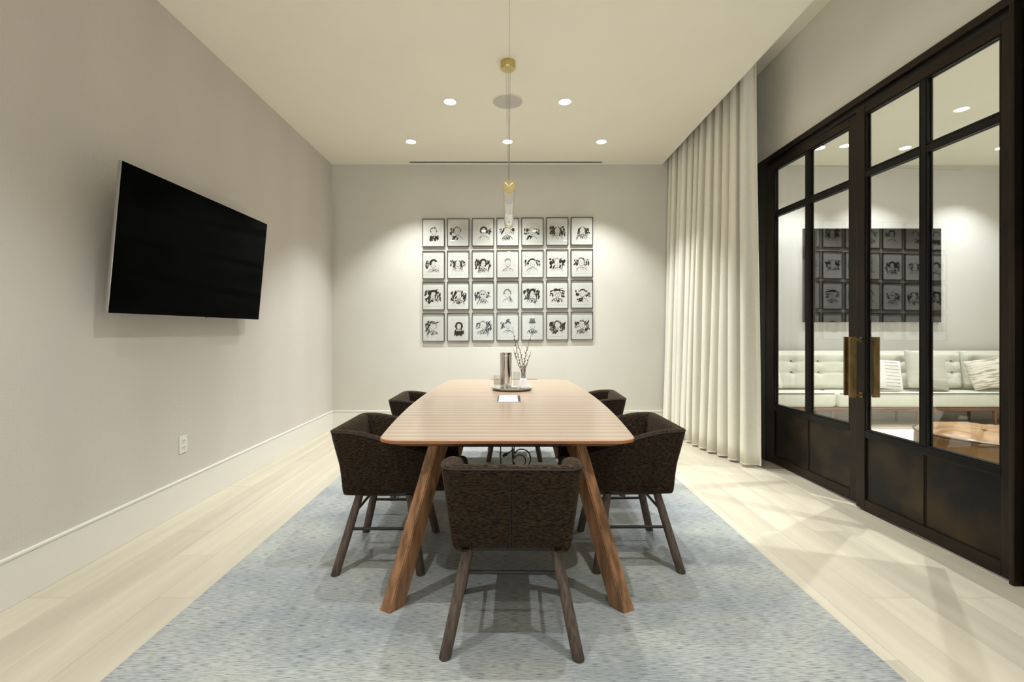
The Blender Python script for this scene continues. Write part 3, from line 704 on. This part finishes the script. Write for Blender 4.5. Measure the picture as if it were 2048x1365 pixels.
for pts in ([(.003, Y0+.01, ZC), (.001, Y0+.01, PZ+PR)], [(-.024, 3.54, ZC-.055), (-.004, Y0+.02, PZ+PR)], [(-.008, 3.55, ZC-.055), (0, Y1-.02, PZ+PR)], [(.010, 3.54, ZC-.055), (.003, Y0+.02, PZ+PR)]):
    b = B(); tube(b, pts, .0013, 6); obj('cable', b, M['silver'], t)

# ------------------------------------------------------------------ television
def tv():
    zc = 1.715; t = thing('television', 'large flat black television tilted down on the left wall', 'television', (XL+.004, 3.145, zc))
    W, H = 1.45, .81; tilt = R(5.2)
    Mx = Matrix.Translation((.140, 0, 0)) @ Matrix.Rotation(tilt, 4, 'Y')
    b = B(); box(b, -.024, -.004, -W/2, W/2, -H/2, H/2, bev=.003, M=Mx); obj('casing', b, M['silver'], t, smooth=True)
    b = B(); box(b, -.004, .0, -W/2+.002, W/2-.002, -H/2+.003, H/2-.003, M=Mx); s = obj('screen', b, M['screen'], t)
    b = B(); box(b, -.012, .004, .06, .11, -H/2-.008, -H/2, bev=.002, M=Mx); obj('sensor', b, M['silver'], t)
    b = B(); box(b, 0, .025, -.25, .25, -.15, .15, bev=.004); obj('wall_bracket', b, M['black'], t)
    b = B(); box(b, .02, .112, -.22, -.18, -.05, .05); box(b, .02, .112, .18, .22, -.05, .05); obj('bracket_arm', b, M['black'], t)
tv()
# outlet
t = thing('wall_outlet', 'white double power outlet low on the left wall', 'outlet', (XL, 3.12, .45))
b = B(); box(b, 0, .006, -.036, .036, -.058, .058, bev=.002); obj('cover_plate', b, M['plate'], t)
for z in (-.022, .022):
    b = B(); box(b, .005, .0085, -.017, .017, z-.015, z+.015, bev=.002); s = obj('socket', b, M['plate'], t)
    b = B(); box(b, .008, .0092, -.009, -.006, z-.003, z+.009); box(b, .008, .0092, .006, .009, z-.003, z+.009); box(b, .008, .0092, -.002, .002, z-.011, z-.006); obj('slots', b, M['slot'], s)

# ------------------------------------------------------------------ framed ink portraits
def strokes(seed, hair, back, cloth, extra, k=1.0, shift=(0,0), size=1.0):
    """returns (dark, light) lists of polylines (x, z, width) in metres, drawn as brush marks"""
    rr = random.Random(seed); D, Lt = [], []
    hx, hz, hr = shift[0], .012+shift[1], .032*size
    def S(pts, w, lst=D): lst.append(([(x, z) for x, z in pts], w))
    def blob(cx, cz, rx, rz, ang, n, w, lst=D, jit=.3):
        for i in range(n):
            a = R(ang) + rr.uniform(-jit, jit); px = cx + rr.uniform(-rx, rx); pz = cz + rr.uniform(-rz, rz); l = rr.uniform(.35, .9)*max(rx, rz)
            dx, dz = math.cos(a)*l, math.sin(a)*l; c = rr.uniform(-.25, .25)*l
            S([(px-dx/2, pz-dz/2), (px-dz*.1+c*.3, pz+c*.3), (px+dx/2, pz+dz/2)], w*rr.uniform(.6, 1.2), lst)
    # backdrop brushwork
    for side, nm in ((-1, 'l'), (1, 'r')):
        if nm in back:
            blob(hx+side*.056, hz-.002, .020, .030, 60 if side < 0 else 120, 15, .0070)
        if nm.upper() in back:
            blob(hx+side*.052, hz-.01, .026, .045, 75, 24, .0075)
    if 't' in back: blob(hx, hz+.04, .05, .012, 10, 10, .007)
    if 'f' in back: blob(hx, hz+.0, .07, .05, 80, 18, .004, Lt)
    # face
    def arc(cx, cz, rx, rz, a0, a1, w, lst=D, n=6):
        S([(cx+rx*math.cos(R(a0+(a1-a0)*i/n)), cz+rz*math.sin(R(a0+(a1-a0)*i/n))) for i in range(n+1)], w, lst)
    arc(hx, hz, hr*.72, hr, 185, 355, .0020); 
    for s in (-1, 1):
        S([(hx+s*hr*.16, hz+.006), (hx+s*hr*.5, hz+.007)], .0022); S([(hx+s*hr*.16, hz+.001), (hx+s*hr*.42, hz+.001)], .0024)
    S([(hx+.001, hz), (hx+.003, hz-.008), (hx, hz-.009)], .0015); S([(hx-.007, hz-.016), (hx, hz-.0175), (hx+.007, hz-.016)], .0022)
    # hair
    if hair == 'short': arc(hx, hz+.006, hr*.85, hr*.95, 10, 170, .006); blob(hx, hz+hr*.95, hr*.7, .006, 20, 10, .004)
    if hair == 'pale': 
        for q in range(4): arc(hx, hz+.004+q*.002, hr*(.8+q*.09), hr*(.9+q*.08), 5+q*9, 175-q*6, .0016, Lt if q % 2 else D)
    if hair == 'spiky':
        for q in range(13): a = R(12+q*13); S([(hx+hr*.75*math.cos(a), hz+.004+hr*.85*math.sin(a)), (hx+hr*1.15*math.cos(a+.2), hz+.004+hr*1.3*math.sin(a+.1))], .005)
    if hair == 'curly':
        for q in range(12): a = R(-10+q*18); arc(hx+hr*.9*math.cos(a), hz+.006+hr*math.sin(a), .007, .007, rr.uniform(0, 180), rr.uniform(200, 330), .0032)
    if hair == 'bob':
        for q in range(5): arc(hx, hz+.004, hr*(.78+.1*q), hr*(.95+.09*q), -35-q*4, 215+q*4, .0042)
    if hair == 'long':
        for s in (-1, 1):
            for q in range(5): S([(hx+s*.004, hz+hr*1.05), (hx+s*hr*(.75+.1*q), hz+.012), (hx+s*hr*(.85+.13*q), hz-.03), (hx+s*hr*(.7+.2*q), hz-.058)], .0034, D if q % 2 == 0 else Lt)
    if hair == 'wild':
        for q in range(22): a = R(-40+q*12.5); r0 = hr*rr.uniform(.85, 1.05); S([(hx+r0*math.cos(a), hz+r0*math.sin(a)), (hx+r0*1.35*math.cos(a+.3), hz+r0*1.35*math.sin(a+.3)), (hx+r0*1.6*math.cos(a+.1), hz+r0*1.6*math.sin(a+.1))], .0048)
    if hair == 'bald': arc(hx, hz+.004, hr*.8, hr*.95, 0, 180, .0018); blob(hx-hr*.7, hz+.01, .005, .009, 80, 5, .004)
    if hair == 'side': 
        for q in range(6): arc(hx+.004, hz+.005, hr*(.7+.09*q), hr*(.9+.07*q), 30, 200, .0045)
    # shoulders and clothes
    zs = hz-.045
    if cloth == 'dark': 
        blob(hx, zs-.022, .045, .018, 85, 34, .010); arc(hx, zs-.055, .052, .055, 20, 160, .004)
    if cloth == 'half': blob(hx-.025, zs-.02, .026, .018, 60, 16, .010); arc(hx, zs-.055, .056, .055, 15, 165, .0022)
    if cloth == 'suit':
        arc(hx, zs-.052, .056, .052, 12, 168, .0030)
        for s in (-1, 1): S([(hx+s*.016, zs+.004), (hx+s*.008, zs-.02), (hx, zs-.045)], .0042); S([(hx+s*.03, zs-.006), (hx+s*.022, zs-.03), (hx+s*.012, zs-.046)], .0036); 
        S([(hx, zs-.010), (hx, zs-.045)], .005)
        blob(hx, zs-.03, .055, .014, 70, 9, .003)
    if cloth == 'light':
        arc(hx, zs-.052, .058, .050, 10, 170, .0022); blob(hx, zs-.028, .05, .016, 60, 9, .0018, Lt); blob(hx, zs-.02, .03, .01, 100, 4, .002)
    # extras
    if extra == 'shades':
        for s in (-1, 1): S([(hx+s*.003, hz+.004), (hx+s*.010, hz+.003), (hx+s*.020, hz+.005)], .011)
    if extra == 'glasses':
        for s in (-1, 1): arc(hx+s*.0105, hz+.003, .008, .007, 0, 360, .0016, n=8)
    if extra == 'tophat':
        S([(hx-.040, hz+.026), (hx, hz+.022), (hx+.040, hz+.028)], .007)
        for q in range(6): S([(hx-.020+q*.008, hz+.026), (hx-.022+q*.0088, hz+.070)], .0095)
    if extra == 'helmet':
        for q in range(4): arc(hx, hz+.004, hr*(.86+.07*q), hr*(1.0+.07*q), -60, 240, .0030)
        blob(hx, hz-.03, .03, .006, 0, 6, .004)
    if extra == 'bun': blob(hx, hz+hr*1.55, .014, .014, 45, 16, .0075); arc(hx, hz+.004, hr*.8, hr*1.0, 15, 165, .006)
    if extra == 'bow':
        for s in (-1, 1): S([(hx, zs-.004), (hx+s*.014, zs-.002)], .010)
    if extra == 'hand': S([(hx+.030, zs-.03), (hx+.024, zs), (hx+.012, hz-.02)], .004); S([(hx+.038, zs-.034), (hx+.034, zs-.004), (hx+.020, hz-.012)], .003)
    if extra == 'scarf':
        for q in range(4): arc(hx, hz+.002, hr*(.95+.1*q), hr*(1.05+.1*q), -40, 220, .0016, Lt)
    if extra == 'second':
        blob(hx-.062, hz-.012, .012, .028, 85, 16, .008); arc(hx-.060, hz+.022, .010, .012, 0, 360, .006)
        S([(hx-.03, zs-.03), (hx+.005, zs-.018), (hx+.045, zs-.034)], .004); S([(hx+.05, zs+.01), (hx+.055, zs-.03)], .005)
    return D, Lt
def ribbon(bm, pts, w, y):
    """tapered brush mark as a thin slab lying on the paper"""
    V = [Vector((x, 0, z)) for x, z in pts]; n = len(V); L_, R_ = [], []
    for i, p in enumerate(V):
        d = (V[min(i+1, n-1)]-V[max(i-1, 0)]); d = d.normalized() if d.length > 0 else Vector((1,0,0)); q = Vector((-d.z, 0, d.x))
        f = (.35 if i in (0, n-1) else 1.0) * w/2
        L_.append(bm.verts.new((p.x+q.x*f, y, p.z+q.z*f))); R_.append(bm.verts.new((p.x-q.x*f, y, p.z-q.z*f)))
    for i in range(n-1): bm.faces.new((L_[i], L_[i+1], R_[i+1], R_[i]))
FW, FH, FT = .276, .350, .024
b = B()
for x0, x1, z0, z1 in ((-FW/2, FW/2, FH/2-.0075, FH/2), (-FW/2, FW/2, -FH/2, -FH/2+.0075), (-FW/2, -FW/2+.0075, -FH/2+.0075, FH/2-.0075), (FW/2-.0075, FW/2, -FH/2+.0075, FH/2-.0075)):
    box(b, x0, x1, -FT, 0, z0, z1, bev=.001, seg=1)
fr0 = obj('frame', b, M['frame']); me_frame = fr0.data; bpy.data.objects.remove(fr0)
o_ = obj('x', bx(-FW/2+.0075, FW/2-.0075, -.012, -.002, -FH/2+.0075, FH/2-.0075), M['mount']); me_mount = o_.data; bpy.data.objects.remove(o_)
o_ = obj('x', bx(-.095, .095, -.0132, -.012, -.128, .115), M['paper']); me_paper = o_.data; bpy.data.objects.remove(o_)
o_ = obj('x', bx(-FW/2+.0075, FW/2-.0075, -.020, -.018, -FH/2+.0075, FH/2-.0075), M['pglass']); me_glass = o_.data; bpy.data.objects.remove(o_)
PT = [  # hair, backdrop, clothes, extra, what it shows
 [('curly','','dark','', 'short curly hair and solid dark coat'), ('curly','l','half','', 'wavy hair and dark brushwork on the left shoulder'), ('bob','r','light','', 'smiling face with full wavy bob hair'),
  ('spiky','lr','suit','', 'spiky hair, partly behind the pendant tube'), ('bald','lr','half','', 'balding head above a dark pointed collar'), ('long','LR','light','', 'pale face between two dark curtains of hair'), ('long','r','suit','', 'long hair and open collared jacket')],
 [('side','','light','second', 'bare-armed figure with a dark second figure behind'), ('long','lr','light','', 'long straight hair and clasped hands'), ('side','LR','suit','', 'head turned left before a dark round shape'),
  ('pale','','light','', 'faint pale pencil-like tilted face'), ('short','lr','light','', 'small dark-haired head with bare shoulders'), ('spiky','LR','light','', 'dark quiff between two wing-like dark patches'), ('curly','lr','light','', 'fair curls against dark side patches')],
 [('side','LRt','half','', 'grinning face inside a dark square of brushwork'), ('pale','LR','suit','', 'white-haired head between dark upright strokes'), ('spiky','Lr','suit','shades', 'dark sunglasses and dark hair'),
  ('curly','','light','hand', 'pale curly-haired figure resting chin on hand'), ('side','LRt','suit','', 'profile in a jacket against a dark square'), ('short','lrt','suit','glasses', 'glasses and a suit with dark halo of strokes'), ('short','lr','half','bow', 'short hair, open smile and bow tie')],
 [('pale','Lt','suit','scarf', 'pale headscarf and dark flag-like strokes'), ('bob','','dark','helmet', 'close fitting helmet and dark coat'), ('curly','lR','suit','hand', 'head turned left with striped raised arm'),
  ('pale','l','light','bun', 'tall dark hair bun, behind the willow twigs'), ('pale','','suit','tophat', 'tall black top hat'), ('wild','LR','half','', 'tilted face wrapped in wild dark curls'), ('curly','lR','suit','', 'open white collar and dark patch at the right')]]
ROW = ['top row', 'second row', 'third row', 'bottom row']; COL = ['first from left', 'second from left', 'third from left', 'middle', 'third from right', 'second from right', 'rightmost']
TW = [(0,-.004),(0,-.003),(0,-.001),(0,0),(0,.001),(0,.003),(0,.004)]
for r in range(4):
    for c in range(7):
        hair, back, cloth, extra, desc = PT[r][c]
        x = -.016 + (c-3)*.3085; z = (2.452, 2.052, 1.664, 1.272)[r] + (c-3)*.0035
        desc = desc.replace(' and ', ', ') if len(desc.split()) > 7 else desc
        t = thing('framed_portrait', f'framed ink portrait, {desc}, {ROW[r]} {COL[c]}', 'picture', (x, YB, z), 0, 'framed ink portraits on the back wall')
        for nm, me in (('frame', me_frame), ('mount', me_mount), ('glass_pane', me_glass)):
            o = bpy.data.objects.new(nm, me); C.objects.link(o); o.parent = t
        pp = bpy.data.objects.new('paper', me_paper); C.objects.link(pp); pp.parent = t
        rr = random.Random(r*7+c)
        D, Lt = strokes(100+r*7+c, hair, back, cloth, extra, shift=(rr.uniform(-.008, .008), rr.uniform(-.004, .004)), size=rr.uniform(1.02, 1.2))
        b = B(); yy = -.0134
        for i, (pts, w_) in enumerate(D): ribbon(b, [(px*1.22, pz*1.22-.004) for px, pz in pts], w_*2.25, yy-.00001*(i % 20)-.0002)
        nd = len(b.faces)
        for i, (pts, w_) in enumerate(Lt): ribbon(b, [(px*1.22, pz*1.22-.004) for px, pz in pts], w_*1.5, yy-.00001*(i % 12))
        b.faces.ensure_lookup_table()
        for f in b.faces[nd:]: f.material_index = 1
        o = obj('ink_drawing', b, [M['ink'], M['inkl']], pp, recalc=False)

# ------------------------------------------------------------------ lounge behind the glass
b = B(); box(b, 3.05, 7.6, 2.0, 5.62, 0, .014, bev=.005)
tag(obj('lounge_rug', b, M['lrug']), 'ivory rug on the lounge floor in front of the sofa, behind glass', 'rug')
def pad(b, x0, x1, y0, y1, z0, z1, bev=.035, puff=.012, M_=None):
    bb = bmesh.new(); box(bb, x0, x1, y0, y1, z0, z1, bev=bev, seg=4)
    if M_ is not None: bmesh.ops.transform(bb, matrix=M_, verts=bb.verts)
    me = bpy.data.meshes.new('tmp'); bb.to_mesh(me); bb.free(); b.from_mesh(me); bpy.data.meshes.remove(me)
def sofa():
    t = thing('sofa', 'long pale linen sofa with button-tufted back and wooden rail, in the lounge', 'sofa', (0, 0, 0))
    yb, yf = 6.30, 5.83
    for x0, x1 in ((2.75, 4.165), (4.175, 7.0)):
        # gridded seat cushion, softly domed
        b = B(); pad(b, x0, x1, yf, yb-.12, .245, .435, bev=.05)
        cu = obj('seat_cushion', b, M['sofa'], t, smooth=True, angle=80)
        b = B(); z = .418; tube(b, [(x0+.03, yf+.012, z), (x0+.3, yf+.006, z+.004), (x1-.3, yf+.006, z+.004), (x1-.03, yf+.012, z)], .006, 8)
        obj('seat_piping', b, M['sofapipe'], cu, smooth=True)
    cols = [5.97-.36*k for k in range(9)]
    def back(x0, x1, cols):
        # tufted pad: grid with dimples at the buttons
        b = B(); nx, nz_ = max(8, int((x1-x0)/.015)), 36; H = .52; z0 = .43
        rows_ = []
        btn = [(c, z) for c in cols for z in (.66, .81)]
        def dep(x, z):
            d = 0
            for bx_, bz in btn:
                r2 = ((x-bx_)**2 + (z-bz)**2)**.5; d += .045*math.exp(-(r2/.04)**1.3)
                d += .016*math.exp(-(abs(z-bz)/.014)**2)*math.exp(-((x-bx_)/.13)**2)
            return d
        def env(u, v): return (min(1, (min(u, 1-u)*(x1-x0))/.05))**.5 * (min(1, min(v, 1-v)*H/.06))**.5
        for j in range(nz_+1):
            v = j/nz_; z = z0 + H*v; row = []
            for i in range(nx+1):
                u = i/nx; x = x0+(x1-x0)*u; y = yb - .09 + .09*v*.55 - .075*env(u, v)*1.0 + dep(x, z) 
                row.append(b.verts.new((x, y, z)))
            rows_.append(row)
        for j in range(nz_):
            for i in range(nx): b.faces.new((rows_[j][i], rows_[j][i+1], rows_[j+1][i+1], rows_[j+1][i]))
        box(b, x0+.004, x1-.004, yb-.085, yb, z0, z0+H-.006, bev=.01)
        bk = obj('back_cushion', b, M['sofa'], t, smooth=True, angle=80)
        b = B(); tube(b, [(x0+.01, yb-.088, z0+.01), (x0+.006, yb-.045, z0+H-.03), (x0+.03, yb-.035, z0+H+.001), (x1-.03, yb-.035, z0+H+.001), (x1-.006, yb-.045, z0+H-.03), (x1-.01, yb-.088, z0+.01)], .006, 8); obj('back_piping', b, M['sofapipe'], bk, smooth=True)
        for c, z in btn:
            y = yb - .09 + .09*((z-z0)/H)*.55 - .075 + .046
            b = B(); lathe(b, [(.004, -.006), (.013, -.003), (.014, .002), (.006, .006)], 12); bmesh.ops.transform(b, matrix=Matrix.Translation((c, y, z)) @ Matrix.Rotation(R(90), 4, 'X'), verts=b.verts)
            obj('button', b, M['sofapipe'], bk, smooth=True)
    back(2.75, 6.095, cols); back(6.105, 7.0, [6.25, 6.61])
    b = B(); box(b, 2.78, 6.97, 5.86, 5.90, .195, .245, bev=.004); box(b, 2.78, 6.97, 6.2, 6.24, .195, .245, bev=.004); obj('rail', b, M['sofawood'], t)
    for x in (2.95, 4.13, 5.22, 6.2, 6.85):
        for y in (5.88, 6.2):
            b = B(); tube(b, [(x, y, .24), (x, y - (.02 if y < 6 else -.0), .0)], [.022, .013], 12); obj('leg', b, M['sofawood'], t, smooth=True)
sofa()
def cushion(x, y, z, w_, h, d, rx, ry, rz, m, lab, stripes=False):
    b = B(); n = 12; fr_, bk_ = [], []
    for side, lst in ((-1, fr_), (1, bk_)):
        for j in range(n+1):
            row = []
            for i in range(n+1):
                u, v = i/n*2-1, j/n*2-1
                pinch = 1-.07*(abs(u)**2*(1-abs(v)**2)+0) ; 
                xx = u*w_/2*(1-.06*(1-v*v)*abs(u)); zz = v*h/2*(1-.06*(1-u*u)*abs(v))
                th = d/2*max(0, (1-u**4)*(1-v**4))**.5
                th += .006*noise.noise(Vector((u*2.3+x, v*2.3, side))) * (1-max(abs(u), abs(v))**4)
                if side < 0 or (0 < i < n and 0 < j < n) : row.append((xx, side*th, zz))
                else: row.append(None)
            lst.append(row)
    F_ = [[b.verts.new(p) for p in row] for row in fr_]
    K_ = [[(F_[j][i] if bk_[j][i] is None else b.verts.new(bk_[j][i])) for i in range(n+1)] for j in range(n+1)]
    for j in range(n):
        for i in range(n):
            b.faces.new((F_[j][i], F_[j][i+1], F_[j+1][i+1], F_[j+1][i])); b.faces.new((K_[j][i], K_[j+1][i], K_[j+1][i+1], K_[j][i+1]))
    t = thing('throw_cushion', lab, 'cushion', (x, y, z), 0, 'throw cushions on the lounge sofa'); t.rotation_euler = (R(rx), R(ry), R(rz))
    cv = obj('cover', b, m, t, smooth=True, sub=1)
    if stripes:
        rr = random.Random(3); bb = B()
        for k in range(8):
            zz = -h*.38 + k*h*.105; xx = -w_*.12
            for q in range(9):
                wd = .010; x0 = w_*.02+q*.020 - .06
                u, v = (x0)/(w_/2), zz/(h/2); th = d/2*max(0, (1-u**4)*(1-v**4))**.5
                box(bb, x0, x0+wd*rr.uniform(.5, 1), -th-.004, -th+.002, zz, zz+.006)
        o = obj('printed_dashes', bb, M['dash'], t); o['kind'] = 'stuff'; o['label'] = 'rows of small grey dashes'
    return t
cushion(3.36, 6.03, .655, .42, .42, .13, -16, 0, 4, M['cush_w'], 'white cushion at the left end of the sofa, partly behind the door post')
cushion(4.88, 5.95, .655, .42, .42, .12, -14, 5, 0, M['cush_w'], 'white cushion printed with rows of small dashes', True)
cushion(5.44, 6.00, .70, .56, .54, .15, -16, 7, 0, M['cush_g'], 'large sage green cushion, tallest on the sofa')
cushion(6.22, 5.98, .665, .46, .42, .15, -16, -10, -8, M['cush_s'], 'cream cushion with crumpled grey streaks at the right of the sofa')
# dark picture
t = thing('dark_picture', 'wide dark glossy speckled picture on the lounge wall above the sofa', 'picture', (5.0, YLB, 1.983))
b = B(); box(b, -.945, .945, -.035, 0, -.645, .645, bev=.002); obj('panel', b, M['black'], t)
b = B(); box(b, -.94, .94, -.037, -.035, -.64, .64); obj('print', b, M['art'], t)
# ottoman
t = thing('leather_ottoman', 'round tufted tan leather ottoman with dark piping, behind the right-hand door', 'ottoman', (3.74, 3.62, .014))
b = B(); n = 64; rings = []
prof = [(.36, .03), (.405, .045), (.42, .13), (.424, .24), (.420, .365), (.412, .385), (.405, .40), (.35, .425), (.26, .438), (.16, .441), (.05, .432), (.02, .42)]
rings = []
for r, z in prof:
    ring = []
    for k in range(n):
        a = 2*math.pi*k/n; seam = math.exp(-((math.sin(4*a))/.16)**2)
        dz = -.012*seam*(1 if z > .39 else 0)*(1-min(1, r/.6)*.3); dr = -.008*seam if z < .39 else 0
        ring.append(((r+dr)*math.cos(a), (r+dr)*math.sin(a), z+dz))
    rings.append(ring)
loft(b, rings); body = obj('body', b, M['tan'], t, smooth=True, sub=1)
b = B(); tube(b, [(.422*math.cos(2*math.pi*k/48), .422*math.sin(2*math.pi*k/48), .388) for k in range(49)], .006, 8, cap=False); obj('piping', b, M['piping'], body, smooth=True)
b = B(); lathe(b, [(.005, .436), (.018, .433), (.020, .428), (.008, .424)], 16); obj('button', b, M['tan'], body, smooth=True)
for a in (45, 135, 225, 315):
    b = B(); x, y = .33*math.cos(R(a)), .33*math.sin(R(a)); tube(b, [(x, y, 0), (x, y, .034)], [.02, .026], 12); obj('foot', b, M['sofawood'], t, smooth=True)
